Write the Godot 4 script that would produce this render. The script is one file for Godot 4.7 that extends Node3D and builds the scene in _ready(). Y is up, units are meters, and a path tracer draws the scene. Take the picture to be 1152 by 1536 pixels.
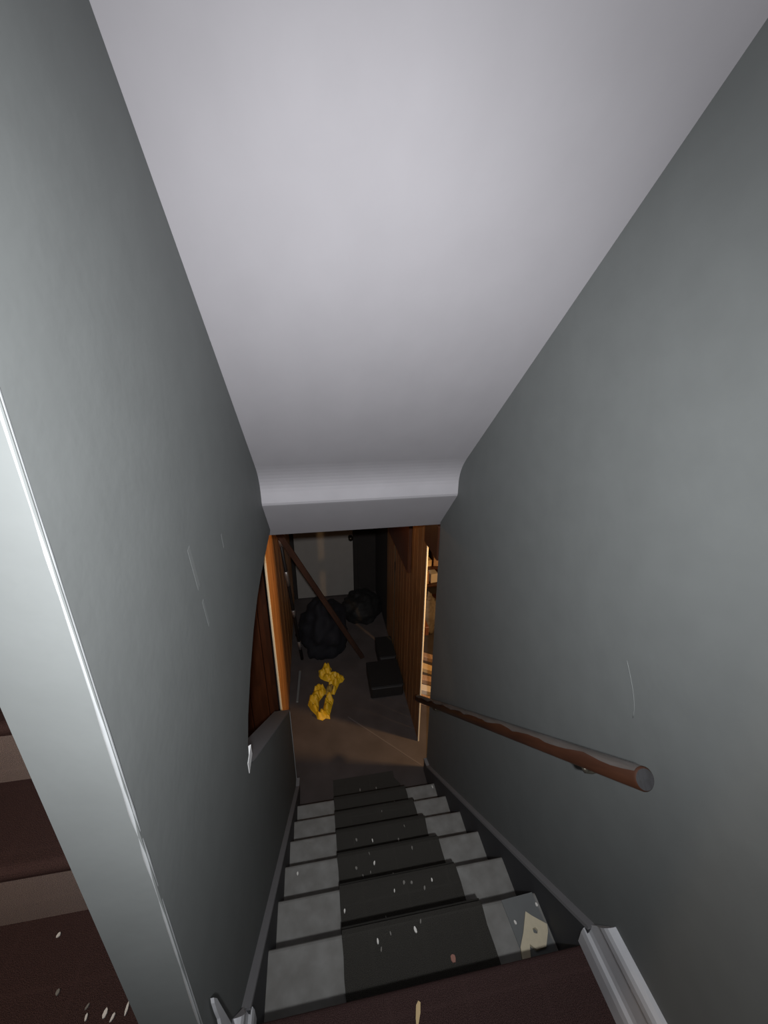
extends Node3D
# Basement stairway. Written in (across, up, ahead): "ahead" runs down the stairs (world -z); heights count from the eye, EYE lifts them to the landing.

const EYE := 1.545
const LEFT := -0.242      # face of the left wall
const RIGHT := 0.679      # face of the right wall
const RISE := 0.1885
const RUN := 0.2145
const EDGE := 0.541       # front edge of the landing
const BASE := -2.8645     # basement floor
const T := 0.878          # slope of the flight
const FRONT := 0.385      # end face of the left wall
const FOOT := 2.06        # where the stair walls stop
var rng := RandomNumberGenerator.new()
var M := {}
var used := {}

func level(k: int) -> float: return -1.545 - RISE * k
func nose(k: int) -> float: return EDGE + RUN * k
func P(x: float, y: float, z: float) -> Vector3: return Vector3(x, y + EYE, -z)

# ---------- naming ----------
func numbered(called: String) -> String:
	var n: int = used.get(called, 0)
	used[called] = n + 1
	return called if n == 0 else "%s_%03d" % [called, n]

func tag(o: Node, label: String, category := "", group := "", kind := "") -> Node:
	if label: o.set_meta("label", label)
	if category: o.set_meta("category", category)
	if group: o.set_meta("group", group)
	if kind: o.set_meta("kind", kind)
	return o

func thing(called: String, at: Vector3, label: String, category: String, group := "", kind := "") -> Node3D:
	var o := Node3D.new()
	o.name = numbered(called)
	add_child(o, true)
	o.position = at
	tag(o, label, category, group, kind)
	return o

func put(called: String, mesh: Mesh, m: Material, parent: Node = null, at := Vector3.ZERO, turn := Vector3.ZERO) -> MeshInstance3D:
	var o := MeshInstance3D.new()
	o.name = called if parent else numbered(called)
	o.mesh = mesh
	o.material_override = m
	o.position = at
	o.rotation = turn
	o.cast_shadow = GeometryInstance3D.SHADOW_CASTING_SETTING_ON
	(parent if parent else self).add_child(o, true)
	return o

# ---------- mesh building ----------
func begin(smooth := false) -> SurfaceTool:
	var st := SurfaceTool.new()
	st.begin(Mesh.PRIMITIVE_TRIANGLES)
	st.set_smooth_group(1 if smooth else -1)
	return st

func done(st: SurfaceTool) -> ArrayMesh:
	st.index()
	st.generate_normals()
	return st.commit()

func tri(st: SurfaceTool, a: Vector3, b: Vector3, c: Vector3, n: Vector3) -> void:
	if (c - a).cross(b - a).dot(n) < 0.0:
		var k := b
		b = c
		c = k
	st.add_vertex(a)
	st.add_vertex(b)
	st.add_vertex(c)

func quad(st: SurfaceTool, a: Vector3, b: Vector3, c: Vector3, d: Vector3, n: Vector3) -> void:
	tri(st, a, b, c, n)
	tri(st, a, c, d, n)

func box(st: SurfaceTool, c: Vector3, size: Vector3, bev := 0.0, basis := Basis.IDENTITY) -> void:
	var h := size / 2.0
	var b := minf(bev, minf(h.x, minf(h.y, h.z)) * 0.9)
	for axis in 3:
		for s in [-1.0, 1.0]:
			var u := (axis + 1) % 3
			var v := (axis + 2) % 3
			var q: Array[Vector3] = []
			for k in [[-1, -1], [1, -1], [1, 1], [-1, 1]]:
				var p := Vector3.ZERO
				p[axis] = s * h[axis]
				p[u] = k[0] * (h[u] - b)
				p[v] = k[1] * (h[v] - b)
				q.append(c + basis * p)
			var n := Vector3.ZERO
			n[axis] = s
			quad(st, q[0], q[1], q[2], q[3], basis * n)
	if b <= 0.0: return
	for axis in 3:
		var u := (axis + 1) % 3
		var v := (axis + 2) % 3
		for su in [-1.0, 1.0]:
			for sv in [-1.0, 1.0]:
				var q: Array[Vector3] = []
				for k in [[-1, 0], [1, 0], [1, 1], [-1, 1]]:
					var p := Vector3.ZERO
					p[axis] = k[0] * (h[axis] - b)
					p[u] = su * (h[u] - (b if k[1] == 1 else 0.0))
					p[v] = sv * (h[v] - (0.0 if k[1] == 1 else b))
					q.append(c + basis * p)
				var n := Vector3.ZERO
				n[u] = su
				n[v] = sv
				quad(st, q[0], q[1], q[2], q[3], basis * n)
	for sx in [-1.0, 1.0]:
		for sy in [-1.0, 1.0]:
			for sz in [-1.0, 1.0]:
				var s := Vector3(sx, sy, sz)
				tri(st, c + basis * (s * (h - Vector3(0, b, b))), c + basis * (s * (h - Vector3(b, 0, b))), c + basis * (s * (h - Vector3(b, b, 0))), basis * s)

func block(x0: float, x1: float, y0: float, y1: float, z0: float, z1: float, bev := 0.0) -> ArrayMesh:
	var st := begin()
	box(st, P((x0 + x1) / 2, (y0 + y1) / 2, (z0 + z1) / 2), Vector3(x1 - x0, y1 - y0, z1 - z0), bev)
	return done(st)

# a flat outline swept across: frame maps (u, v, w) to the world
func extrude(st: SurfaceTool, poly: PackedVector2Array, frame: Transform3D, w0: float, w1: float) -> void:
	var pts := poly.duplicate()
	if Geometry2D.is_polygon_clockwise(pts): pts.reverse()
	var n := pts.size()
	for i in n:
		var a := pts[i]
		var b := pts[(i + 1) % n]
		var out := frame.basis * Vector3(b.y - a.y, a.x - b.x, 0)
		quad(st, frame * Vector3(a.x, a.y, w0), frame * Vector3(b.x, b.y, w0), frame * Vector3(b.x, b.y, w1), frame * Vector3(a.x, a.y, w1), out)
	var t := Geometry2D.triangulate_polygon(pts)
	for i in range(0, t.size(), 3):
		for w in [w0, w1]:
			var nn := frame.basis * Vector3(0, 0, 1 if w > (w0 + w1) / 2 else -1)
			tri(st, frame * Vector3(pts[t[i]].x, pts[t[i]].y, w), frame * Vector3(pts[t[i + 1]].x, pts[t[i + 1]].y, w), frame * Vector3(pts[t[i + 2]].x, pts[t[i + 2]].y, w), nn)

# outline in (ahead, up), swept across
func side_frame() -> Transform3D:
	return Transform3D(Basis(Vector3(0, 0, -1), Vector3(0, 1, 0), Vector3(1, 0, 0)), Vector3(0, EYE, 0))

func across(poly: PackedVector2Array, x0: float, x1: float) -> ArrayMesh:
	var st := begin()
	extrude(st, poly, side_frame(), x0, x1)
	return done(st)

# outline in (across, ahead), raised from height y0 to y1
func raised(poly: PackedVector2Array, y0: float, y1: float) -> ArrayMesh:
	var st := begin()
	extrude(st, poly, Transform3D(Basis(Vector3(1, 0, 0), Vector3(0, 0, -1), Vector3(0, 1, 0)), Vector3(0, EYE, 0)), y0, y1)
	return done(st)

func tube(st: SurfaceTool, path: Array, radii: Array, segs := 14, squash := 1.0) -> void:
	var rings := []
	for i in path.size():
		var d: Vector3 = (path[mini(i + 1, path.size() - 1)] - path[maxi(i - 1, 0)]).normalized()
		var side := d.cross(Vector3(0, 1, 0))
		if side.length() < 0.05: side = d.cross(Vector3(1, 0, 0))
		side = side.normalized()
		var up := side.cross(d)
		var ring := []
		for k in segs:
			var an := TAU * k / segs
			ring.append(path[i] + (side * cos(an) + up * sin(an) * squash) * radii[i])
		rings.append(ring)
	for i in path.size() - 1:
		for k in segs:
			var k2 := (k + 1) % segs
			var mid: Vector3 = (rings[i][k] + rings[i][k2] + rings[i + 1][k] + rings[i + 1][k2]) / 4.0
			quad(st, rings[i][k], rings[i][k2], rings[i + 1][k2], rings[i + 1][k], mid - (path[i] + path[i + 1]) / 2.0)
	for e in [0, path.size() - 1]:
		var inner: Vector3 = path[1] if e == 0 else path[e - 1]
		for k in segs:
			tri(st, path[e], rings[e][k], rings[e][(k + 1) % segs], path[e] - inner)

# a lump: sphere squeezed, flattened below, dented by noise
func lump(radii: Vector3, amount: float, seed_: int, freq := 3.0, sq := 1.0) -> ArrayMesh:
	var nz := FastNoiseLite.new()
	nz.seed = seed_
	nz.frequency = freq
	nz.fractal_octaves = 3
	var st := begin(true)
	var rows := 28
	var cols := 40
	var g := []
	for i in rows + 1:
		var row := []
		for j in cols:
			var th := PI * i / rows
			var ph := TAU * j / cols
			var d := Vector3(sin(th) * cos(ph), cos(th), sin(th) * sin(ph))
			var e := Vector3(signf(d.x) * pow(absf(d.x), sq), signf(d.y) * pow(absf(d.y), sq), signf(d.z) * pow(absf(d.z), sq))
			var r := 1.0 + amount * nz.get_noise_3d(d.x, d.y, d.z)
			var p := e * radii * r
			p.y = maxf(p.y, -radii.y * 0.55) + radii.y * 0.55
			row.append(p)
		g.append(row)
	for i in rows:
		for j in cols:
			var j2 := (j + 1) % cols
			var mid: Vector3 = (g[i][j] + g[i + 1][j2]) / 2.0
			quad(st, g[i][j], g[i][j2], g[i + 1][j2], g[i + 1][j], mid - Vector3(0, radii.y * 0.55, 0))
	return done(st)

# crumpled sheet with an outline in (across, ahead): flat below, creased above
func crumpled(poly: PackedVector2Array, y0: float, high: float, fall: float, cell: float, seed_: int) -> ArrayMesh:
	var nz := FastNoiseLite.new()
	nz.seed = seed_
	nz.frequency = 14.0
	nz.fractal_octaves = 2
	nz.noise_type = FastNoiseLite.TYPE_SIMPLEX
	var lo := poly[0]
	var hi := poly[0]
	for p in poly:
		lo = lo.min(p)
		hi = hi.max(p)
	var st := begin(true)
	var x := lo.x
	while x < hi.x:
		var z := lo.y
		while z < hi.y:
			for piece in Geometry2D.intersect_polygons(poly, PackedVector2Array([Vector2(x, z), Vector2(x + cell, z), Vector2(x + cell, z + cell), Vector2(x, z + cell)])):
				var t := Geometry2D.triangulate_polygon(piece)
				for i in range(0, t.size(), 3):
					var v := []
					for k in 3:
						var q: Vector2 = piece[t[i + k]]
						var d := 9.0
						for e in poly.size():
							d = minf(d, q.distance_to(Geometry2D.get_closest_point_to_segment(q, poly[e], poly[(e + 1) % poly.size()])))
						var h := high * smoothstep(0.0, fall, d) * (0.75 + 0.9 * nz.get_noise_2d(q.x, q.y))
						v.append(P(q.x, y0 + 0.002 + maxf(h, 0.0), q.y))
					tri(st, v[0], v[1], v[2], Vector3.UP)
					tri(st, v[0] * Vector3(1, 0, 1) + Vector3(0, y0 + EYE, 0), v[1] * Vector3(1, 0, 1) + Vector3(0, y0 + EYE, 0), v[2] * Vector3(1, 0, 1) + Vector3(0, y0 + EYE, 0), Vector3.DOWN)
			z += cell
		x += cell
	return done(st)

# ---------- materials ----------
func noise_tex(freq: float, lo: Color, hi: Color, seed_: int, stretch := 1, octaves := 4, size := 512) -> ImageTexture:
	var nz := FastNoiseLite.new()
	nz.seed = seed_
	nz.frequency = freq
	nz.fractal_octaves = octaves
	var src := nz.get_seamless_image(size, size)
	if stretch > 1:
		var thin := Image.create(size, size, false, Image.FORMAT_L8)
		for y in size:
			for x in size:
				thin.set_pixel(x, y, src.get_pixel(x, y / stretch))
		src = thin
	var img := Image.create(size, size, false, Image.FORMAT_RGB8)
	for y in size:
		for x in size:
			img.set_pixel(x, y, lo.lerp(hi, src.get_pixel(x, y).r))
	img.generate_mipmaps()
	return ImageTexture.create_from_image(img)

func mat(called: String, color: Color, rough := 0.8, tex: Texture2D = null, scale := 1.0, world := true, spec := 0.5) -> StandardMaterial3D:
	var m := StandardMaterial3D.new()
	m.resource_name = called
	m.albedo_color = color
	m.roughness = rough
	m.metallic_specular = spec
	if tex:
		m.albedo_texture = tex
		m.uv1_triplanar = true
		m.uv1_world_triplanar = world
		m.uv1_scale = Vector3.ONE * scale
	M[called] = m
	return m

func relief(m: StandardMaterial3D, tex: Texture2D, cm: float) -> void:
	m.heightmap_enabled = true
	m.heightmap_texture = tex
	m.heightmap_scale = cm

func make_materials() -> void:
	var W := Color.WHITE
	var mottle := noise_tex(0.012, Color(0.965, 0.965, 0.965), W, 3)
	var fine := noise_tex(0.05, Color(0.55, 0.55, 0.55), W, 5)
	var pile := noise_tex(0.16, Color(0.35, 0.35, 0.35), W, 7, 1, 5)
	var grain := noise_tex(0.035, Color(0.74, 0.72, 0.70), W, 9, 10)
	var dirt := noise_tex(0.01, Color(0.84, 0.83, 0.82), W, 11)
	relief(mat("wall", Color(0.425, 0.437, 0.434), 0.6, mottle, 1.2, true, 0.25), fine, 0.04)
	relief(mat("ceiling", Color(0.635, 0.624, 0.64), 0.7, mottle, 0.9), fine, 0.03)
	mat("bead", Color(0.60, 0.61, 0.615), 0.5, mottle, 5.0)
	mat("plain_white", Color(0.78, 0.785, 0.80), 0.4, mottle, 2.0)
	mat("chalk", Color(0.9, 0.9, 0.9), 0.9)
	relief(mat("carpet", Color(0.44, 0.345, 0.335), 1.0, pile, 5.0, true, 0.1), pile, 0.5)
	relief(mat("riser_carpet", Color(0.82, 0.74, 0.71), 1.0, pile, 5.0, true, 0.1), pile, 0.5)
	relief(mat("tread", Color(0.52, 0.52, 0.51), 0.8, dirt, 2.2), fine, 0.08)
	relief(mat("runner", Color(0.40, 0.39, 0.37), 1.0, pile, 6.0, true, 0.1), pile, 0.4)
	mat("scuff", Color(0.440, 0.452, 0.449), 0.6)
	mat("skirt_face", Color(0.24, 0.245, 0.26), 0.7, mottle, 2.0)
	mat("skirt_cap", Color(0.5, 0.5, 0.51), 0.6, mottle, 2.0)
	mat("rail_wood", Color(0.27, 0.16, 0.105), 0.45, grain, 3.0, false)
	mat("rail_dust_sheen", Color(0.42, 0.405, 0.395), 0.5, grain, 3.0, false)  # dust and torch sheen painted as grey
	mat("rail_end", Color(0.19, 0.19, 0.20), 0.6, grain, 8.0, false)
	mat("metal", Color(0.4, 0.38, 0.34), 0.4).metallic = 0.8
	mat("concrete", Color(0.29, 0.265, 0.26), 0.75, dirt, 0.8)
	mat("floor_line", Color(0.33, 0.305, 0.30), 0.8)
	for k in 3:
		mat("panel_%d" % k, [Color(0.57, 0.41, 0.25), Color(0.54, 0.385, 0.23), Color(0.59, 0.425, 0.265)][k], 0.5, grain, 1.6)
	for k in 2:
		mat("honey_%d" % k, [Color(0.78, 0.56, 0.33), Color(0.74, 0.52, 0.30)][k], 0.5, grain, 1.6)
	mat("panel_edge", Color(0.90, 0.84, 0.72), 0.6)
	mat("dark_wood", Color(0.30, 0.16, 0.08), 0.5, grain, 1.5)
	mat("plank_wood", Color(0.27, 0.18, 0.135), 0.6, grain, 2.0, false)
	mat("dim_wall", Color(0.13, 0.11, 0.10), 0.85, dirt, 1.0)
	mat("room_wall", Color(0.4, 0.35, 0.3), 0.85, dirt, 1.0)
	mat("door", Color(0.54, 0.525, 0.505), 0.5, mottle, 1.0)
	mat("knob", Color(0.2, 0.17, 0.14), 0.35).metallic = 0.7
	mat("yellow", Color(0.88, 0.70, 0.12), 0.55, mottle, 6.0)
	mat("yellow_worn", Color(0.62, 0.52, 0.24), 0.7, mottle, 6.0)
	mat("navy", Color(0.045, 0.052, 0.11), 0.85, pile, 3.0)
	mat("black", Color(0.07, 0.062, 0.058), 0.8, pile, 3.0)
	mat("black_box", Color(0.11, 0.09, 0.08), 0.7, dirt, 3.0)
	mat("chrome", Color(0.8, 0.8, 0.8), 0.3).metallic = 0.9
	mat("pole", Color(0.10, 0.09, 0.09), 0.5)
	mat("letter", Color(0.80, 0.76, 0.66), 0.7, mottle, 8.0)
	mat("card", Color(0.42, 0.43, 0.43), 0.5, mottle, 3.0)
	mat("flake", Color(0.88, 0.87, 0.85), 0.8)
	mat("flake_dim", Color(0.5, 0.49, 0.47), 0.9)
	mat("pink_scrap", Color(0.62, 0.45, 0.40), 0.9)
	mat("cream", Color(0.85, 0.74, 0.55), 0.7, mottle, 4.0)
	mat("cardboard", Color(0.62, 0.43, 0.25), 0.8, mottle, 4.0)
	mat("paper", Color(0.85, 0.82, 0.77), 0.8, mottle, 4.0)
	mat("grey_bag", Color(0.45, 0.42, 0.38), 0.85, dirt, 3.0)
	mat("pale_timber", Color(0.78, 0.66, 0.56), 0.7, grain, 3.0)
	var b := mat("bulb", Color(1, 0.85, 0.6), 0.5)
	b.emission_enabled = true
	b.emission = Color(1.0, 0.72, 0.4)
	b.emission_energy_multiplier = 2.0

# ---------- the place ----------
func _ready() -> void:
	rng.seed = 20
	var cam := Camera3D.new()
	cam.name = "camera"
	cam.fov = 101.814
	cam.near = 0.02
	cam.far = 40.0
	var right := Vector3(0.98562, 0.00528, 0.16889)
	var fwd := Vector3(0.15912, -0.36529, -0.91719)
	var up := right.cross(fwd).normalized()
	cam.transform = Transform3D(Basis(right.normalized(), up, -fwd.normalized()), P(0, 0, 0))
	add_child(cam)
	cam.current = true

	var env := Environment.new()
	env.background_mode = Environment.BG_COLOR
	env.background_color = Color(0, 0, 0)
	env.tonemap_mode = Environment.TONE_MAPPER_LINEAR
	env.tonemap_exposure = 1.0
	env.sdfgi_enabled = true
	env.ssao_enabled = true
	env.ssil_enabled = true
	var we := WorldEnvironment.new()
	we.name = "environment"
	we.environment = env
	add_child(we)

	# the phone torch that lit the picture, held just behind the lens
	for beam in [[72.4, 1.72], [43.9, 2.65]]:
		var torch := SpotLight3D.new()
		torch.name = "torch_flood" if beam[0] > 50 else "torch_core"
		torch.light_color = Color(0.985, 0.99, 1.0)
		torch.light_energy = beam[1]
		torch.light_size = 0.03
		torch.spot_angle = beam[0]
		torch.spot_angle_attenuation = 1.0
		torch.spot_attenuation = 2.0
		torch.spot_range = 12.0
		torch.shadow_enabled = true
		add_child(torch)
		torch.transform = Transform3D(Basis.looking_at(Vector3(sin(0.111), -0.48, -cos(0.111)), Vector3.UP), P(0.028, 0.197, -0.259))

	make_materials()
	build_walls()
	build_stairs()
	build_trim()
	build_upper_flight()
	build_basement()
	build_lamp()
	build_handrail()
	build_basement_things()
	build_store_things()
	build_scraps()

func build_walls() -> void:
	# left wall with a low sloping sill and a slot-shaped opening above it
	var prof := PackedVector2Array([Vector2(FRONT, -2.95), Vector2(FOOT, -2.95), Vector2(FOOT, -2.135), Vector2(1.0, -1.222), Vector2(0.962, -1.19), Vector2(0.945, -1.15), Vector2(0.955, -1.105), Vector2(1.01, -1.045), Vector2(1.13, -0.975), Vector2(1.27, -0.918), Vector2(1.42, -0.885), Vector2(1.55, -0.873), Vector2(2.2, -0.873), Vector2(2.2, -0.3), Vector2(1.2, 0.6), Vector2(1.2, 1.2), Vector2(FRONT, 1.2)])
	var w := put("wall_left", across(prof, LEFT - 0.089, LEFT), M.wall)
	tag(w, "grey painted wall end and stairwell wall beside the brown carpeted steps", "wall", "", "structure")
	# corner bead: rounded chipped strip, the edge highlight put into its whiter colour
	var st := begin(true)
	var path := []
	var radii := []
	for i in 60:
		var y := -1.5 + 2.6 * i / 59.0
		path.append(P(LEFT - 0.003, y, FRONT + 0.003))
		radii.append(0.0030 + 0.0010 * rng.randf())
	tube(st, path, radii, 10)
	tag(put("corner_bead", done(st), M.bead, w), "rounded corner edge of the grey wall, whitened as its highlight")
	# chipped white corner where the opening starts, and the pale edge of the low wall's end
	put("chipped_corner", raised(PackedVector2Array([Vector2(LEFT - 0.045, 0.925), Vector2(LEFT + 0.0015, 0.92), Vector2(LEFT + 0.0015, 0.985), Vector2(LEFT - 0.02, 0.97)]), -1.175, -1.135), M.chalk, w)
	st = begin()
	var sill := PackedVector2Array([Vector2(FOOT + 0.004, -2.128), Vector2(1.0, -1.214), Vector2(0.97, -1.187), Vector2(0.975, -1.196), Vector2(1.0, -1.22), Vector2(FOOT + 0.004, -2.14)])
	extrude(st, sill, side_frame(), LEFT - 0.092, LEFT + 0.003)
	put("sill", done(st), M.skirt_cap, w)
	put("end_bead", block(LEFT - 0.004, LEFT + 0.003, BASE + 0.1, -2.135, FOOT - 0.002, FOOT + 0.004, 0.001), M.bead, w)
	for s in [[0.765, -0.40, 0.016, 0.10], [0.79, -0.52, 0.010, 0.07], [1.02, -0.46, 0.008, 0.04]]:
		var sp := begin()
		box(sp, P(LEFT + 0.0001, s[1], s[0]), Vector3(0.0003, s[3], s[2]), 0.0, Basis(Vector3.RIGHT, 0.2))
		put("scuff_mark", done(sp), M.scuff, w)

	var rp := PackedVector2Array([Vector2(-1.3, -2.95), Vector2(FOOT, -2.95), Vector2(FOOT, -0.75), Vector2(1.9, 0.0), Vector2(0.6, 1.2), Vector2(-1.3, 1.2)])
	var wr := put("wall_right", across(rp, RIGHT, RIGHT + 0.1), M.wall)
	tag(wr, "long grey painted stairwell wall carrying the wooden handrail", "wall", "", "structure")
	# thin curved scratches above and below the rail
	st = begin(true)
	var arc := []
	var ar := []
	for i in 12:
		var a := i / 11.0
		arc.append(P(RIGHT - 0.0003, -0.66 - 0.115 * a, 0.655 - 0.055 * sin(a * 1.5)))
		ar.append(0.0006)
	tube(st, arc, ar, 6)
	put("scratch_mark", done(st), M.scuff, wr)

	# sloping ceiling that ends in a rounded drop and a second slope
	var c := PackedVector2Array([Vector2(-1.3, 1.05), Vector2(0.023, 1.05)])
	for i in range(1, 21):
		var z := 0.023 + (1.74 - 0.023) * i / 20.0
		c.append(Vector2(z, 1.07 - T * z))
	var b0 := Vector2(1.74, 1.07 - T * 1.74)
	var b1 := Vector2(1.823, -0.533)
	var b2 := Vector2(1.823, -0.60)
	for i in range(1, 9):
		var t := i / 8.0
		c.append(b0.lerp(b1, t).lerp(b1.lerp(b2, t), t))
	c.append(Vector2(1.823, -0.652))
	c.append(Vector2(1.827, -0.664))
	c.append(Vector2(1.836, -0.674))
	c.append(Vector2(2.085, -0.925))
	for v in [Vector2(2.2, -0.93), Vector2(2.2, -0.2), Vector2(0.2, 1.4), Vector2(-1.3, 1.4)]: c.append(v)
	tag(put("ceiling", across(c, LEFT - 0.05, RIGHT + 0.05), M.ceiling), "white ceiling sloping down over the stairs to a rounded drop", "ceiling", "", "structure")
	tag(put("ceiling_landing", block(-1.36, LEFT - 0.05, 1.05, 1.2, -1.3, 2.5), M.ceiling), "flat white ceiling over the carpeted upper steps", "ceiling", "", "structure")
	tag(put("wall_rear", block(-1.36, RIGHT + 0.1, -1.7, 1.2, -1.4, -1.3), M.wall), "plain grey wall at the back of the carpeted landing", "wall", "", "structure")
	tag(put("wall_far_left", block(-1.36, -1.26, -2.95, 1.2, -1.4, 2.6), M.wall), "grey wall on the outer side of the carpeted steps", "wall", "", "structure")

func build_stairs() -> void:
	# landing carpet rolled over its front edge
	var p := PackedVector2Array([Vector2(-1.3, -1.62), Vector2(-1.3, -1.545)])
	p.append(Vector2(EDGE - 0.02, -1.545))
	for i in range(1, 7):
		var a := PI * 0.5 * i / 6.0
		p.append(Vector2(EDGE - 0.02 + 0.02 * sin(a), -1.565 + 0.02 * cos(a)))
	p.append(Vector2(EDGE, -1.60))
	p.append(Vector2(EDGE - 0.03, -1.615))
	tag(put("floor_landing", across(p, LEFT - 0.02, RIGHT), M.carpet), "dark brown carpet on the landing at the head of the stairs", "carpet", "", "structure")
	tag(put("floor_hall", block(-1.26, LEFT - 0.089 + 0.07, -1.62, -1.545, -1.3, FRONT - 0.002), M.carpet), "dark brown carpet in front of the wall end", "carpet", "", "structure")
	tag(put("floor_recess", block(-1.26, LEFT - 0.089, -1.62, -1.545, FRONT - 0.002, 0.86), M.carpet), "dark brown carpet at the foot of the upper steps", "carpet", "", "structure")

	var stairs := thing("stairs", Vector3.ZERO, "grey painted wooden stairs going down to the basement", "stairs", "", "structure")
	for k in range(1, 8):
		put("riser", block(LEFT + 0.016, RIGHT - 0.016, level(k) - 0.02, level(k - 1) - 0.032, nose(k - 1) - 0.038, nose(k - 1) - 0.018), M.tread, stairs)
		if k == 7: break
		var q := PackedVector2Array([Vector2(nose(k - 1) - 0.03, level(k) - 0.03), Vector2(nose(k - 1) - 0.03, level(k))])
		for i in 7:
			var a := PI * i / 6.0
			q.append(Vector2(nose(k) - 0.013 + 0.013 * sin(a), level(k) - 0.015 + 0.015 * cos(a)))
		put("tread", across(q, LEFT + 0.017, RIGHT - 0.017), M.tread, stairs)

	# the dark runner: a strip bent over every step, thin and slightly wavy at its sides
	var path: Array[Vector2] = []
	for k in range(1, 8):
		var rz := nose(k - 1) - 0.010
		path.append(Vector2(rz, level(k - 1) - 0.04))
		path.append(Vector2(rz + 0.003, level(k) + 0.03))
		path.append(Vector2(rz + 0.016, level(k) + 0.010))
		if k < 7:
			for i in range(1, 5):
				path.append(Vector2(lerpf(rz + 0.016, nose(k) - 0.012, i / 4.0), level(k) + 0.008 + rng.randf() * 0.002))
			path.append(Vector2(nose(k) + 0.004, level(k) + 0.004))
			path.append(Vector2(nose(k) + 0.009, level(k) - 0.008))
			path.append(Vector2(nose(k) + 0.006, level(k) - 0.024))
		else:
			for i in range(1, 6):
				path.append(Vector2(lerpf(rz + 0.016, 2.085, i / 5.0), level(k) + 0.008))
	var st := begin()
	var fr := side_frame()
	var l := []
	var r := []
	for i in path.size():
		l.append(0.003 + rng.randf_range(-0.002, 0.002))
		r.append(0.468 + rng.randf_range(-0.004, 0.004) - (0.03 if i > path.size() - 3 else 0.0))
	for i in path.size() - 1:
		var a := path[i]
		var b := path[i + 1]
		var n2 := Vector2(-(b - a).y, (b - a).x).normalized()
		if n2.y < -0.01 or (absf(n2.y) <= 0.01 and n2.x < 0): n2 = -n2
		var n := fr.basis * Vector3(n2.x, n2.y, 0)
		var dn := n * -0.008
		var q := [fr * Vector3(a.x, a.y, l[i]), fr * Vector3(b.x, b.y, l[i + 1]), fr * Vector3(b.x, b.y, r[i + 1]), fr * Vector3(a.x, a.y, r[i])]
		quad(st, q[0], q[1], q[2], q[3], n)
		quad(st, q[0] + dn, q[1] + dn, q[2] + dn, q[3] + dn, -n)
		quad(st, q[0], q[1], q[1] + dn, q[0] + dn, Vector3.LEFT)
		quad(st, q[3], q[2], q[2] + dn, q[3] + dn, Vector3.RIGHT)
		if i == path.size() - 2:
			quad(st, q[1], q[2], q[2] + dn, q[1] + dn, Vector3(0, 0, -1))
	tag(put("stair_runner", done(st), M.runner), "long black carpet runner laid down the middle of the stairs", "runner")

func build_trim() -> void:
	for side in [-1, 1]:
		var x0: float = RIGHT - 0.018 if side > 0 else LEFT
		var x1: float = RIGHT if side > 0 else LEFT + 0.018
		var sk := thing("trim_2" if side > 0 else "trim_1", Vector3.ZERO, "dark sloping skirting board along the %s stairwell wall" % ["handrail side" if side > 0 else "open-sided"], "skirting", "", "structure")
		var pl := PackedVector2Array([Vector2(EDGE - 0.01, -0.992 - T * (EDGE - 0.01)), Vector2(1.98, -0.992 - T * 1.98), Vector2(FOOT, BASE + 0.105), Vector2(FOOT, BASE - 0.02), Vector2(1.9, BASE - 0.02), Vector2(EDGE - 0.01, -1.32 - T * (EDGE - 0.01))])
		put("board", across(pl, x0, x1), M.skirt_face, sk)
		var c0 := EDGE - 0.01
		var cap := PackedVector2Array([Vector2(c0, -0.980 - T * c0), Vector2(1.985, -0.980 - T * 1.985), Vector2(FOOT + 0.002, BASE + 0.118), Vector2(FOOT + 0.002, BASE + 0.105), Vector2(1.98, -0.993 - T * 1.98), Vector2(c0, -0.993 - T * c0)])
		put("cap", across(cap, x0 - (0.004 if side > 0 else 0.0), x1 + (0.0 if side > 0 else 0.004)), M.skirt_cap, sk)
		# white moulded baseboard on the landing: plain foot, hollow face, rounded top
		var prof := [Vector2(0, 0), Vector2(0.024, 0), Vector2(0.024, 0.045), Vector2(0.021, 0.062), Vector2(0.014, 0.070), Vector2(0.0115, 0.085), Vector2(0.0115, 0.135), Vector2(0.0150, 0.139), Vector2(0.0155, 0.147), Vector2(0.019, 0.152), Vector2(0.022, 0.162), Vector2(0.022, 0.180), Vector2(0.018, 0.192), Vector2(0.010, 0.199), Vector2(0, 0.2)]
		var st := begin()
		var back: float = -1.0 if side > 0 else FRONT + 0.04
		for i in prof.size():
			var a: Vector2 = prof[i]
			var b: Vector2 = prof[(i + 1) % prof.size()]
			var ends := []
			for q in [a, b]:
				var x: float = RIGHT - q.x if side > 0 else LEFT + q.x
				# the lower end is cut back along the slope of the stairs
				var z: float = EDGE + 0.004 - maxf(0.0, q.y - 0.075) * 0.5
				ends.append([P(x, -1.545 + q.y, z), P(x, -1.545 + q.y, back)])
			var n := Vector3((b.y - a.y) * (-side), -(b.x - a.x), 0)
			quad(st, ends[0][0], ends[1][0], ends[1][1], ends[0][1], n)
			for e in 2:
				var hub := P(RIGHT - 0.005 if side > 0 else LEFT + 0.005, -1.545 + 0.1, (EDGE - 0.008) if e == 0 else back)
				tri(st, ends[0][e], ends[1][e], hub, Vector3(0, 0, -1 if e == 0 else 1))
		tag(put("baseboard_right" if side > 0 else "baseboard_left", done(st), M.plain_white), "white moulded baseboard on the landing below the %s" % ["handrail" if side > 0 else "left wall"], "baseboard", "", "structure")

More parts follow.
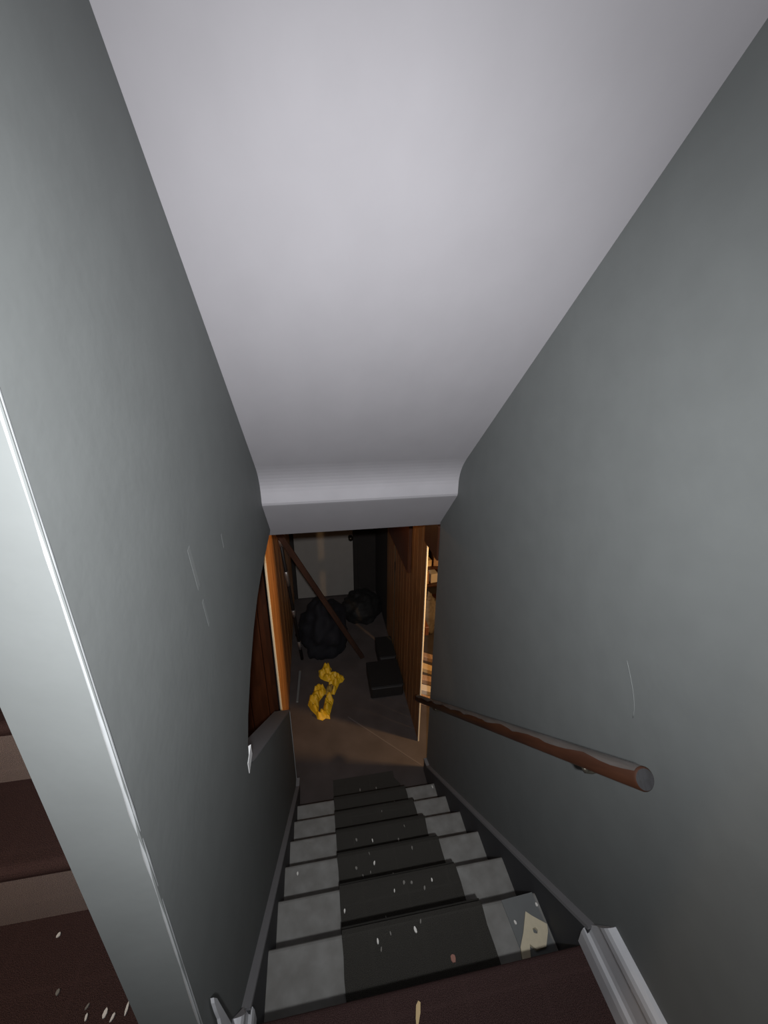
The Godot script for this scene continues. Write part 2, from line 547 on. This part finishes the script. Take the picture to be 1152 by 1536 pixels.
func build_upper_flight() -> void:
	var o := thing("upper_stairs", Vector3.ZERO, "brown carpeted steps going up behind the grey wall end", "stairs", "", "structure")
	var y := -1.545
	var z := 0.85
	for k in 7:
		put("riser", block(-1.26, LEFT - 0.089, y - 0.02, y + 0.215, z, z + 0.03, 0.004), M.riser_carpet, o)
		var q := PackedVector2Array()
		for i in 7:
			var a := PI * 0.5 * i / 6.0
			q.append(Vector2(z - 0.012 + 0.025 - 0.025 * cos(a), y + 0.215 + 0.025 * sin(a)))
		q.append(Vector2(z + 0.30, y + 0.24))
		q.append(Vector2(z + 0.30, y + 0.20))
		q.append(Vector2(z - 0.008, y + 0.20))
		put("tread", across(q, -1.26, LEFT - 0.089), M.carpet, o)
		y += 0.24
		z += 0.27

func planks(parent: Node, along_z: bool, fixed: float, from: float, to: float, y0: float, y1: float, wide: float, skip := -1.0, face := -1.0) -> void:
	var n := int(ceil((to - from) / wide))
	for i in n:
		var a := from + i * wide
		var b := minf(a + wide, to)
		if b - a < 0.01: continue
		var pieces := [[a, b]]
		if skip > 0 and a < skip + 0.045 and b > skip:
			pieces = [[a, skip], [skip + 0.057, b]]
			put("slit_mask", block(fixed, fixed + 0.02, y0, y1, skip + 0.045, skip + 0.0555, 0.002), M.pole, parent)  # dark strip added to hide the lit edge of the slit
		for q in pieces:
			if q[1] - q[0] < 0.012: continue
			var mm: Material = M["panel_%d" % rng.randi_range(0, 2)]
			if along_z:
				if face > 0: mm = M["honey_%d" % (i % 2)]
				put("plank", block(minf(fixed, fixed - face * 0.008), maxf(fixed, fixed - face * 0.008), y0, y1, q[0] + (0.004 if face > 0 else 0.0015), q[1] - (0.004 if face > 0 else 0.0015), 0.003), mm, parent)
			else:
				put("plank", block(q[0] + 0.0015, q[1] - 0.0015, y0, y1, fixed, fixed + 0.02, 0.003), M.dark_wood, parent)  # partition face towards the camera; its shade is put into darker wood

func build_basement() -> void:
	var f := put("floor", block(-1.36, 2.4, BASE - 0.1, BASE, 1.7, 4.7), M.concrete)
	tag(f, "bare brownish grey concrete basement floor at the foot of the stairs", "floor", "", "structure")
	var st := begin()
	var a := P(0.16, BASE, 2.62)
	var b := P(0.655, BASE, 2.10)
	var d := (b - a).normalized()
	box(st, (a + b) / 2 + Vector3(0, 0.0006, 0), Vector3((b - a).length(), 0.0012, 0.010), 0.0, Basis(d, Vector3.UP, d.cross(Vector3.UP)))
	put("floor_seam", done(st), M.floor_line, f)
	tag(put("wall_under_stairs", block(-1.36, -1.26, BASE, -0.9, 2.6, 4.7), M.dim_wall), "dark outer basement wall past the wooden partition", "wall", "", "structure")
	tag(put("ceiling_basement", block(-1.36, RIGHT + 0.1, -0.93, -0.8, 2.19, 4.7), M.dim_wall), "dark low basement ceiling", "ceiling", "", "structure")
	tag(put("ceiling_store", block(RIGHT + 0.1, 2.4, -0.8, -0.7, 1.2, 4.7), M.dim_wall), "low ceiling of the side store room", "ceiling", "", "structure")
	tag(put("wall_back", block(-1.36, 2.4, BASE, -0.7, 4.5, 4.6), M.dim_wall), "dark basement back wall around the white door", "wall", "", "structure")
	tag(put("wall_store", block(2.3, 2.4, BASE, -0.7, 1.2, 4.5), M.room_wall), "outer wall of the side store room", "wall", "", "structure")
	tag(put("wall_store_near", block(RIGHT + 0.1, 2.3, BASE - 0.1, -0.7, 1.2, 1.3), M.room_wall), "near wall of the side store room", "wall", "", "structure")
	tag(put("floor_store", block(RIGHT + 0.1, 2.3, BASE - 0.1, BASE, 1.3, 1.7), M.concrete), "concrete floor of the side store room", "floor", "", "structure")

	# right-hand plank wall past a narrow doorway to the store room
	var pr := thing("wall_panelled", Vector3.ZERO, "orange wooden plank wall right of the basement passage", "wall", "", "structure")
	planks(pr, true, RIGHT, 2.31, 3.70, BASE, -0.93, 0.105, 3.29)  # slit added so lamplight draws a streak on the white door
	put("streak_rail", block(RIGHT + 0.022, RIGHT + 0.05, -1.885, -1.815, 2.33, 3.69, 0.003), M.dark_wood, pr)  # added behind the planks to break the light streak on the door
	put("edge_strip", block(RIGHT - 0.001, RIGHT + 0.009, BASE, -1.145, 2.298, 2.309, 0.002), M.panel_edge, pr)
	tag(put("trim_header", block(RIGHT - 0.012, RIGHT + 0.10, -1.145, -0.93, FOOT, 2.33, 0.004), M.dark_wood), "dark brown header over the narrow store doorway", "header", "", "structure")
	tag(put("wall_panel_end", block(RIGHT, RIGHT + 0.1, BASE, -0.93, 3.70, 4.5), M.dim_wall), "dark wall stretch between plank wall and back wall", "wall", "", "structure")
	# left partition
	var pl := thing("wall_partition", Vector3.ZERO, "orange wooden plank partition left of the basement passage", "wall", "", "structure")
	planks(pl, true, LEFT - 0.089, 2.385, 4.49, BASE, -0.93, 0.235, -1.0, 1.0)
	put("corner_post", block(LEFT - 0.100, LEFT - 0.086, BASE, -0.93, 2.372, 2.386, 0.003), M.panel_edge, pl)
	planks(pl, false, 2.385, -1.26, LEFT - 0.112, BASE, -0.93, 0.12)

	# white door in the back wall
	var dr := thing("door_1", P(0.06, BASE, 4.48), "plain white door standing at the far end of the basement passage", "door", "", "structure")
	put("door_panel", block(-0.285, 0.40, BASE + 0.01, -0.935, 4.465, 4.50, 0.003), M.door, dr, -dr.position)
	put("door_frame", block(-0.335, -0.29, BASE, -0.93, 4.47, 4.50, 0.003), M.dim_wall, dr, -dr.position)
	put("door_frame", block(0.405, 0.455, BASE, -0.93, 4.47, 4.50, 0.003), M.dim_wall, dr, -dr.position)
	st = begin(true)
	tube(st, [P(0.372, -2.07, 4.465), P(0.372, -2.07, 4.455), P(0.372, -2.07, 4.45), P(0.372, -2.07, 4.43), P(0.372, -2.07, 4.42), P(0.372, -2.07, 4.405), P(0.372, -2.07, 4.395), P(0.372, -2.07, 4.392)], [0.028, 0.028, 0.012, 0.012, 0.024, 0.028, 0.02, 0.008], 16)
	put("knob", done(st), M.knob, dr, -dr.position)

func build_lamp() -> void:
	var at := P(1.5, -1.2, 1.88)
	var lamp := thing("pendant_bulb", at, "bare warm bulb hanging in the side store room behind the stair wall", "lamp")
	var st := begin(true)
	var path := []
	var radii := []
	for i in 13:
		var a := PI * i / 12.0
		path.append(Vector3(0, -0.03 * cos(a), 0))
		radii.append(maxf(0.03 * sin(a), 0.001))
	tube(st, path, radii, 16)
	put("bulb", done(st), M.bulb, lamp)
	st = begin(true)
	tube(st, [Vector3(0, 0.028, 0), Vector3(0, 0.06, 0), Vector3(0, 0.07, 0), Vector3(0, 0.40, 0)], [0.016, 0.016, 0.004, 0.004], 12)
	put("flex", done(st), M.pole, lamp)
	var o := OmniLight3D.new()
	o.name = "bulb_light"
	o.light_color = Color(1.0, 0.79, 0.54)
	o.light_energy = 2.2
	o.light_size = 0.045
	o.omni_range = 8.0
	o.omni_attenuation = 2.0
	o.shadow_enabled = true
	lamp.add_child(o)

	lamp = thing("fill_bulb", P(0.30, -0.99, 2.75), "added fill bulb hidden on the low basement ceiling behind the white drop", "lamp")  # unseen bulb added to brighten the basement passage
	st = begin(true)
	path = []
	radii = []
	for i in 13:
		var a := PI * i / 12.0
		path.append(Vector3(0, -0.022 * cos(a), 0))
		radii.append(maxf(0.022 * sin(a), 0.001))
	tube(st, path, radii, 16)
	put("bulb", done(st), M.bulb, lamp)
	st = begin(true)
	tube(st, [Vector3(0, 0.02, 0), Vector3(0, 0.06, 0)], [0.014, 0.02], 12)
	put("holder", done(st), M.pole, lamp)
	o = OmniLight3D.new()
	o.name = "fill_bulb_light"
	o.light_color = Color(1.0, 0.74, 0.46)
	o.light_energy = 0.045
	o.light_size = 0.02
	o.omni_range = 8.0
	o.omni_attenuation = 2.0
	o.shadow_enabled = true
	lamp.add_child(o)

	# unseen globe added by the outer wall to light the upper risers
	lamp = thing("steps_fill_lamp", P(-1.16, -0.62, 0.37), "added unseen globe lamp that brightens the brown steps", "lamp")
	st = begin(true)
	path = []
	radii = []
	for i in 13:
		var a := PI * i / 12.0
		path.append(Vector3(0, -0.04 * cos(a), 0))
		radii.append(maxf(0.04 * sin(a), 0.001))
	tube(st, path, radii, 18)
	put("globe", done(st), M.bulb, lamp)
	st = begin(true)
	tube(st, [Vector3(-0.10, 0, 0), Vector3(-0.085, 0, 0), Vector3(-0.084, 0, 0), Vector3(-0.036, 0, 0)], [0.035, 0.035, 0.012, 0.012], 14)
	put("holder", done(st), M.metal, lamp)
	o = OmniLight3D.new()
	o.name = "steps_fill_light"
	o.light_color = Color(1.0, 0.88, 0.76)
	o.light_energy = 0.21
	o.light_size = 0.04
	o.omni_range = 6.0
	o.omni_attenuation = 2.0
	o.shadow_enabled = true
	lamp.add_child(o)

func build_handrail() -> void:
	# axis from the near end down the flight; local y runs along the rail
	var a := P(0.612, -0.793, 0.478)
	var b := P(0.612, -0.793 - T * 1.64, 0.478 + 1.64)
	var rail := thing("handrail", a, "round wooden handrail with a grey strip on top fixed along the grey wall", "handrail")
	var y := (b - a).normalized()
	var x := Vector3.RIGHT
	rail.basis = Basis(x, y, x.cross(y))
	var long := (b - a).length()
	var upl := rail.basis.inverse() * Vector3.UP
	var top := atan2(upl.z, upl.x)
	var r := 0.0225
	var st := begin(true)
	var rows := [[0.0, r * 0.86], [0.004, r], [long - 0.004, r], [long, r * 0.86]]
	for i in rows.size() - 1:
		for k in 32:
			var a0 := TAU * k / 32.0
			var a1 := TAU * (k + 1) / 32.0
			var c0 := Vector3(cos(a0), 0, sin(a0))
			var c1 := Vector3(cos(a1), 0, sin(a1))
			var u := Vector3(0, rows[i][0], 0)
			var v := Vector3(0, rows[i + 1][0], 0)
			quad(st, u + c0 * rows[i][1], u + c1 * rows[i][1], v + c1 * rows[i + 1][1], v + c0 * rows[i + 1][1], c0 + c1)
	put("rail_body", done(st), M.rail_wood, rail)
	for e in 2:
		st = begin()
		for k in 32:
			var a0 := TAU * k / 32.0
			var a1 := TAU * (k + 1) / 32.0
			var ye := 0.0 if e == 0 else long
			tri(st, Vector3(0, ye + (-0.0008 if e == 0 else 0.0008), 0), Vector3(cos(a0) * r * 0.86, ye, sin(a0) * r * 0.86), Vector3(cos(a1) * r * 0.86, ye, sin(a1) * r * 0.86), Vector3(0, -1 if e == 0 else 1, 0))
		tag(put("rail_end", done(st), M.rail_end, rail), "grey painted cut end of the rail")
	# dust and torch sheen put into a grey strip on top, uneven edge
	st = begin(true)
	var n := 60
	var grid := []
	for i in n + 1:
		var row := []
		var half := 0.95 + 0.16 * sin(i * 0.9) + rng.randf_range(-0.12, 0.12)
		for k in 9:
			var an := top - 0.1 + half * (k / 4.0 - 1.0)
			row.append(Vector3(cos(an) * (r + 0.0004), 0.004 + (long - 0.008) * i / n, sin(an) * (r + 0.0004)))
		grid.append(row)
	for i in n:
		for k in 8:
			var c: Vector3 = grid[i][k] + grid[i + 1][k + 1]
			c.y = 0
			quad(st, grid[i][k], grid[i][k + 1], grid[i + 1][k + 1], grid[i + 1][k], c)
	tag(put("dusty_sheen_top", done(st), M.rail_dust_sheen, rail), "grey dusty strip along the top of the rail, torch sheen painted in")
	for z in [0.628, 1.75]:
		var yy: float = -0.793 - T * (z - 0.478)
		var br := begin(true)
		tube(br, [P(RIGHT - 0.001, yy - 0.045, z), P(RIGHT - 0.006, yy - 0.045, z)], [0.022, 0.020], 18)
		tube(br, [P(RIGHT - 0.005, yy - 0.045, z), P(0.635, yy - 0.05, z), P(0.618, yy - 0.042, z), P(0.612, yy - 0.028, z)], [0.006, 0.006, 0.007, 0.008], 12)
		var o := put("bracket", done(br), M.metal, rail)
		o.transform = rail.transform.affine_inverse()

func build_basement_things() -> void:
	# plank leaning from the left partition down to the floor
	var a := P(-0.305, -1.22, 2.86)
	var b := P(0.365, BASE + 0.012, 3.30)
	var o := thing("leaning_plank", (a + b) / 2, "long brown board leaning diagonally in front of the white door", "board")
	var d := (b - a).normalized()
	var side := d.cross(Vector3(0, 0, 1)).normalized()
	var st := begin()
	box(st, Vector3.ZERO, Vector3(0.044, (b - a).length(), 0.022), 0.003)
	var pm := put("board", done(st), M.plank_wood, o)
	pm.basis = Basis(side, d, side.cross(d))
	# dark pole with bright bands
	a = P(-0.300, -1.30, 3.02)
	b = P(-0.225, BASE + 0.01, 3.38)
	var pole := thing("banded_pole", a, "dark pole with shiny metal bands leaning beside the blue heap", "pole")
	st = begin(true)
	tube(st, [Vector3.ZERO, b - a], [0.013, 0.015], 14)
	put("shaft", done(st), M.pole, pole)
	for t in [[0.06, 0.10], [0.27, 0.37], [0.56, 0.61], [0.83, 0.90]]:
		st = begin(true)
		tube(st, [(b - a) * t[0], (b - a) * t[1]], [0.0165, 0.0165], 14)
		put("band", done(st), M.chrome, pole)
	# heaps
	var h := put("clothes_heap", lump(Vector3(0.24, 0.30, 0.30), 0.34, 5, 1.5), M.navy, null, P(0.0, BASE, 3.62))
	tag(h, "dark navy heap of cloth lying on the floor before the white door", "heap")
	h = put("black_bag", lump(Vector3(0.22, 0.17, 0.24), 0.3, 8, 1.6), M.black, null, P(0.44, BASE, 4.05))
	tag(h, "low black bag slumped on the floor right of the navy heap", "bag")
	# black cases beside the plank wall
	var c := thing("black_case", P(0.52, BASE, 2.93), "wide flat black case lying beside the plank wall, nearer the stairs", "case")
	st = begin()
	box(st, Vector3(0, 0.06, 0), Vector3(0.29, 0.12, 0.32), 0.012)
	put("case_body", done(st), M.black_box, c)
	st = begin()
	box(st, Vector3(0, 0.126, 0), Vector3(0.294, 0.014, 0.324), 0.005)
	put("lid", done(st), M.black, c)
	c = thing("black_case", P(0.585, BASE, 3.26), "narrow black case standing behind the wide flat one by the plank wall", "case")
	st = begin()
	box(st, Vector3(0, 0.07, 0), Vector3(0.16, 0.14, 0.30), 0.012)
	put("case_body", done(st), M.black_box, c)
	st = begin()
	box(st, Vector3(0, 0.146, 0), Vector3(0.164, 0.014, 0.304), 0.005)
	put("lid", done(st), M.black, c)
	# board hung on the plank wall
	tag(put("wall_board", block(RIGHT - 0.03, RIGHT - 0.001, -1.58, -0.96, 2.69, 3.5, 0.004), M.dark_wood), "dark brown board fixed high on the orange plank wall", "board")
	# pale strip on the floor along the partition
	st = begin()
	a = P(-0.262, BASE + 0.006, 2.84)
	b = P(-0.243, BASE + 0.006, 3.22)
	d = (b - a).normalized()
	box(st, (a + b) / 2, Vector3(0.02, 0.012, (b - a).length()), 0.003, Basis(Vector3.UP.cross(d), Vector3.UP, d))
	tag(put("floor_strip", done(st), M.card), "pale grey strip lying on the floor along the left partition", "strip")
	# yellow crumpled thing on the floor
	var upper_outline := PackedVector2Array([Vector2(-0.069, 3.202), Vector2(0.029, 3.238), Vector2(0.054, 3.208), Vector2(0.048, 3.14), Vector2(0.142, 3.108), Vector2(0.167, 3.054), Vector2(0.146, 3.017), Vector2(0.116, 3.006), Vector2(0.062, 2.877), Vector2(0.029, 2.89), Vector2(0.062, 2.976), Vector2(0.047, 3.01), Vector2(0.018, 3.006), Vector2(0.019, 3.038), Vector2(-0.02, 3.061), Vector2(-0.054, 3.091), Vector2(-0.069, 3.126)])
	var lo := PackedVector2Array([Vector2(-0.109, 2.996), Vector2(-0.085, 3.008), Vector2(-0.013, 2.957), Vector2(-0.009, 2.918), Vector2(-0.027, 2.891), Vector2(-0.073, 2.826), Vector2(-0.081, 2.716), Vector2(-0.049, 2.704), Vector2(-0.03, 2.805), Vector2(-0.004, 2.888), Vector2(0.029, 2.882), Vector2(0.053, 2.82), Vector2(0.039, 2.765), Vector2(0.013, 2.674), Vector2(0.011, 2.622), Vector2(-0.026, 2.634), Vector2(-0.052, 2.617), Vector2(-0.093, 2.639), Vector2(-0.103, 2.68), Vector2(-0.145, 2.74), Vector2(-0.171, 2.8), Vector2(-0.16, 2.855), Vector2(-0.126, 2.923)])
	var stp := PackedVector2Array([Vector2(0.004, 2.993), Vector2(0.039, 3.011), Vector2(0.052, 2.993), Vector2(0.032, 2.879), Vector2(-0.021, 2.888)])
	var yl := thing("crumpled_bag", Vector3.ZERO, "bright yellow crumpled plastic bag lying on the basement floor", "bag")
	put("slotted_fold", crumpled(lo, BASE, 0.055, 0.017, 0.011, 3), M.yellow, yl)
	put("upper_fold", crumpled(upper_outline, BASE, 0.055, 0.017, 0.011, 9), M.yellow, yl)
	tag(put("neck", crumpled(stp, BASE, 0.022, 0.02, 0.011, 12), M.yellow_worn, yl), "duller twisted neck between both folds")

func build_store_things() -> void:
	# low shelf unit seen through the narrow doorway
	var u := thing("shelf_unit", P(1.2, BASE, 4.05), "low wooden shelf unit in the side store room behind the doorway", "shelf")
	for y in [0.05, 0.40, 0.62]:
		var st := begin()
		box(st, Vector3(0, y, 0), Vector3(0.78, 0.022, 0.36), 0.003)
		put("shelf_board", done(st), M.dark_wood, u)
	for s in [-0.39, 0.39]:
		var st := begin()
		box(st, Vector3(s, 0.32, 0), Vector3(0.024, 0.64, 0.36), 0.003)
		put("side_panel", done(st), M.dark_wood, u)
	for q in [["cream_box", 1.13, 0.631, 0.15, 0.075, 0.2, "cream", "cream cardboard box on the top of the low shelf unit"], ["cream_box", 1.33, 0.631, 0.16, 0.10, 0.22, "pale_timber", "tan box on the top shelf, beside the cream one"], ["parcel", 1.13, 0.411, 0.12, 0.16, 0.2, "cardboard", "brown cardboard parcel on the middle board of the shelf unit"], ["paper_pack", 1.25, 0.411, 0.09, 0.11, 0.16, "paper", "white paper pack standing right of the brown parcel"]]:
		var st := begin()
		box(st, Vector3(0, q[4] / 2, 0), Vector3(q[3], q[4], q[5]), 0.004)
		tag(put(q[0], done(st), M[q[6]], null, P(q[1], BASE + q[2], 4.0), Vector3(0, rng.randf_range(-0.2, 0.2), 0)), q[7], "box")
	var b := put("grey_sack", lump(Vector3(0.17, 0.26, 0.15), 0.35, 21, 2.0), M.grey_bag, null, P(1.10, BASE, 3.66))
	tag(b, "grey brown sack slumped on the store room floor before the shelves", "sack")
	var k := 0
	for q in [[0.90, 2.62, 0.35, 0.075, "pale_timber"], [0.92, 2.75, 0.40, 0.07, "paper"], [0.93, 2.88, 0.36, 0.065, "pale_timber"], [0.97, 3.02, 0.34, 0.07, "cream"], [1.0, 3.18, 0.32, 0.06, "pale_timber"]]:
		var st := begin()
		box(st, Vector3(0, 0.025, 0), Vector3(q[2], 0.05, q[3]), 0.004)
		tag(put("timber_offcut", done(st), M[q[4]], null, P(q[0], BASE, q[1]), Vector3(0, -0.55 + rng.randf_range(-0.08, 0.08), 0)), "pale timber offcut on the store room floor, %s from the doorway" % ["nearest", "second", "third", "fourth", "farthest"][k], "offcut", "timber offcuts on the store room floor")
		k += 1

func scrap(w: float, l: float) -> ArrayMesh:
	var p := PackedVector2Array()
	var n := 7
	for i in n:
		var a := TAU * i / n
		p.append(Vector2(cos(a) * w * rng.randf_range(0.7, 1.1), sin(a) * l * rng.randf_range(0.75, 1.1)) * 0.5)
	var st := begin()
	extrude(st, p, Transform3D(Basis(Vector3(1, 0, 0), Vector3(0, 0, -1), Vector3(0, 1, 0)), Vector3.ZERO), 0.0, 0.0035)
	return done(st)

func build_scraps() -> void:
	# letter on a thin sheet on the first tread
	var sh := put("grey_sheet", raised(PackedVector2Array([Vector2(0.539, 0.748), Vector2(0.652, 0.752), Vector2(0.655, 0.55), Vector2(0.548, 0.55)]), level(1), level(1) + 0.003), M.card)
	tag(sh, "thin grey sheet lying on the first tread under the pale letter", "sheet")
	var lt := PackedVector2Array([Vector2(0.602, 0.703), Vector2(0.617, 0.689), Vector2(0.655, 0.661), Vector2(0.648, 0.643), Vector2(0.624, 0.611), Vector2(0.591, 0.61), Vector2(0.576, 0.625), Vector2(0.562, 0.59), Vector2(0.535, 0.588), Vector2(0.545, 0.624), Vector2(0.571, 0.656)])
	var hole := PackedVector2Array([Vector2(0.603, 0.658), Vector2(0.613, 0.66), Vector2(0.618, 0.652), Vector2(0.612, 0.644), Vector2(0.602, 0.648)])
	# two halves meet along a line through the eye of the letter
	var bowl := PackedVector2Array([lt[1], lt[2], lt[3], lt[4], lt[5], lt[6], hole[4], hole[3], hole[2], hole[1]])
	var stem := PackedVector2Array([lt[6], lt[7], lt[8], lt[9], lt[10], lt[0], lt[1], hole[1], hole[0], hole[4]])
	var ls := begin()
	for half in [bowl, stem]:
		extrude(ls, half, Transform3D(Basis(Vector3(1, 0, 0), Vector3(0, 0, -1), Vector3(0, 1, 0)), Vector3(0, EYE, 0)), level(1) + 0.003, level(1) + 0.013)
	tag(put("letter", done(ls), M.letter), "cream cut-out letter P lying on the first tread by the skirting", "letter")

	# [step, across, ahead, width, length, bright]
	var spots := [[7, 0.186, 1.983, 0.010, 0.028, 0], [7, 0.299, 1.978, 0.010, 0.024, 0], [6, 0.379, 1.737, 0.006, 0.02, 0], [5, 0.27, 1.575, 0.006, 0.014, 0], [4, 0.102, 1.34, 0.013, 0.024, 0], [4, 0.181, 1.323, 0.008, 0.028, 1], [4, 0.31, 1.305, 0.012, 0.022, 0], [4, 0.352, 1.364, 0.006, 0.02, 0], [3, 0.338, 1.155, 0.009, 0.022, 0], [3, 0.144, 1.165, 0.004, 0.02, 0], [3, 0.161, 1.124, 0.013, 0.022, 1], [3, 0.081, 1.118, 0.013, 0.02, 0], [3, 0.14, 1.092, 0.005, 0.016, 0], [3, 0.106, 1.085, 0.005, 0.016, 0], [3, 0.235, 1.069, 0.005, 0.016, 1], [2, 0.249, 0.94, 0.012, 0.02, 0], [2, 0.278, 0.935, 0.012, 0.016, 0], [2, 0.357, 0.93, 0.009, 0.018, 1], [2, 0.208, 0.92, 0.006, 0.018, 1], [2, 0.323, 0.91, 0.009, 0.02, 0], [2, 0.017, 0.891, 0.008, 0.02, 1], [2, 0.163, 0.847, 0.005, 0.016, 0], [1, 0.255, 0.735, 0.006, 0.02, 0], [1, 0.233, 0.718, 0.013, 0.026, 1], [1, 0.154, 0.722, 0.006, 0.016, 0], [1, 0.111, 0.71, 0.009, 0.022, 1], [1, 0.119, 0.69, 0.006, 0.016, 0], [1, 0.65, 0.717, 0.010, 0.018, 1], [1, 0.558, 0.685, 0.010, 0.018, 1], [1, 0.331, 0.634, 0.026, 0.03, 2], [3, -0.17, 1.146, 0.010, 0.022, 1], [4, -0.127, 1.374, 0.007, 0.02, 0], [6, 0.645, 1.80, 0.010, 0.028, 1]]
	var ranks := {}
	for k in range(1, 8):
		var row := []
		for s in spots: if s[0] == k and s[5] != 2: row.append(s[1])
		row.sort()
		ranks[k] = row
	var words := ["first", "second", "third", "fourth", "fifth", "sixth", "seventh", "eighth", "ninth"]
	for s in spots:
		var k: int = s[0]
		var lift := 0.0105 if s[1] > 0.0 and s[1] < 0.47 else 0.0
		if s[1] > 0.53 and k == 1: lift = 0.003
		if k == 7: lift = 0.008
		var where := "%s step below the landing" % words[k - 1]
		if k == 7: where = "runner end"
		var o := put("paint_chip", scrap(s[3] * 0.75, s[4] * 0.75), M[["flake_dim", "flake", "pink_scrap"][s[5]]], null, P(s[1], level(k) + lift, s[2]), Vector3(0, rng.randf_range(-0.25, 0.25), 0))
		if s[5] == 2:
			tag(o, "larger pinkish scrap on the first step by the carpet edge", "scrap")
		else:
			var at: int = ranks[k].find(s[1])
			tag(o, "%s paint chip, %s from the left wall on the %s" % [["dull grey", "bright white"][s[5]], words[at], where], "paint chip", "paint chips on the stairs")
	var o := put("paper_scrap", scrap(0.014, 0.05), M.cream, null, P(0.178, -1.544, 0.488), Vector3(0, -0.35, 0))
	tag(o, "long cream paper scrap on the brown landing carpet", "scrap")
	var i := 0
	for s in [[-0.785, 0.80, 0.012, 0.02, 1], [-0.726, 0.676, 0.012, 0.02, 0], [-0.639, 0.636, 0.006, 0.018, 0], [-0.633, 0.617, 0.008, 0.02, 1], [-0.59, 0.617, 0.012, 0.026, 1], [-0.569, 0.606, 0.009, 0.024, 1], [-0.54, 0.615, 0.007, 0.034, 1]]:
		var c := put("paint_chip", scrap(s[2] * 0.75, s[3] * 0.75), M[["flake_dim", "flake"][s[4]]], null, P(s[0], -1.544, s[1]), Vector3(0, rng.randf_range(-0.6, 0.1), 0))
		tag(c, "%s paint chip on brown carpet by the upper steps, %s towards the wall" % [["dull", "white"][s[4]], words[i]], "paint chip", "paint chips on the brown carpet")
		i += 1
	# white plastic strip leaning on the left wall
	var a := P(LEFT + 0.018, -1.545, 0.47)
	var b := P(LEFT + 0.006, -1.09, 0.42)
	var lean := thing("plastic_strip", a, "narrow white plastic strip leaning upright against the left wall", "strip")
	var d := (b - a).normalized()
	var n := d.cross(Vector3(0, 0, 1)).normalized()
	var st := begin()
	extrude(st, PackedVector2Array([Vector2(-0.011, 0), Vector2(0.013, 0), Vector2(0.013, 0.36), Vector2(0.006, 0.385), Vector2(0.004, 0.415), Vector2(0.0, 0.445), Vector2(-0.004, 0.456), Vector2(-0.009, 0.43)]), Transform3D(Basis(n.cross(d), d, n), Vector3.ZERO), -0.003, 0.003)
	put("strip_body", done(st), M.plain_white, lean)
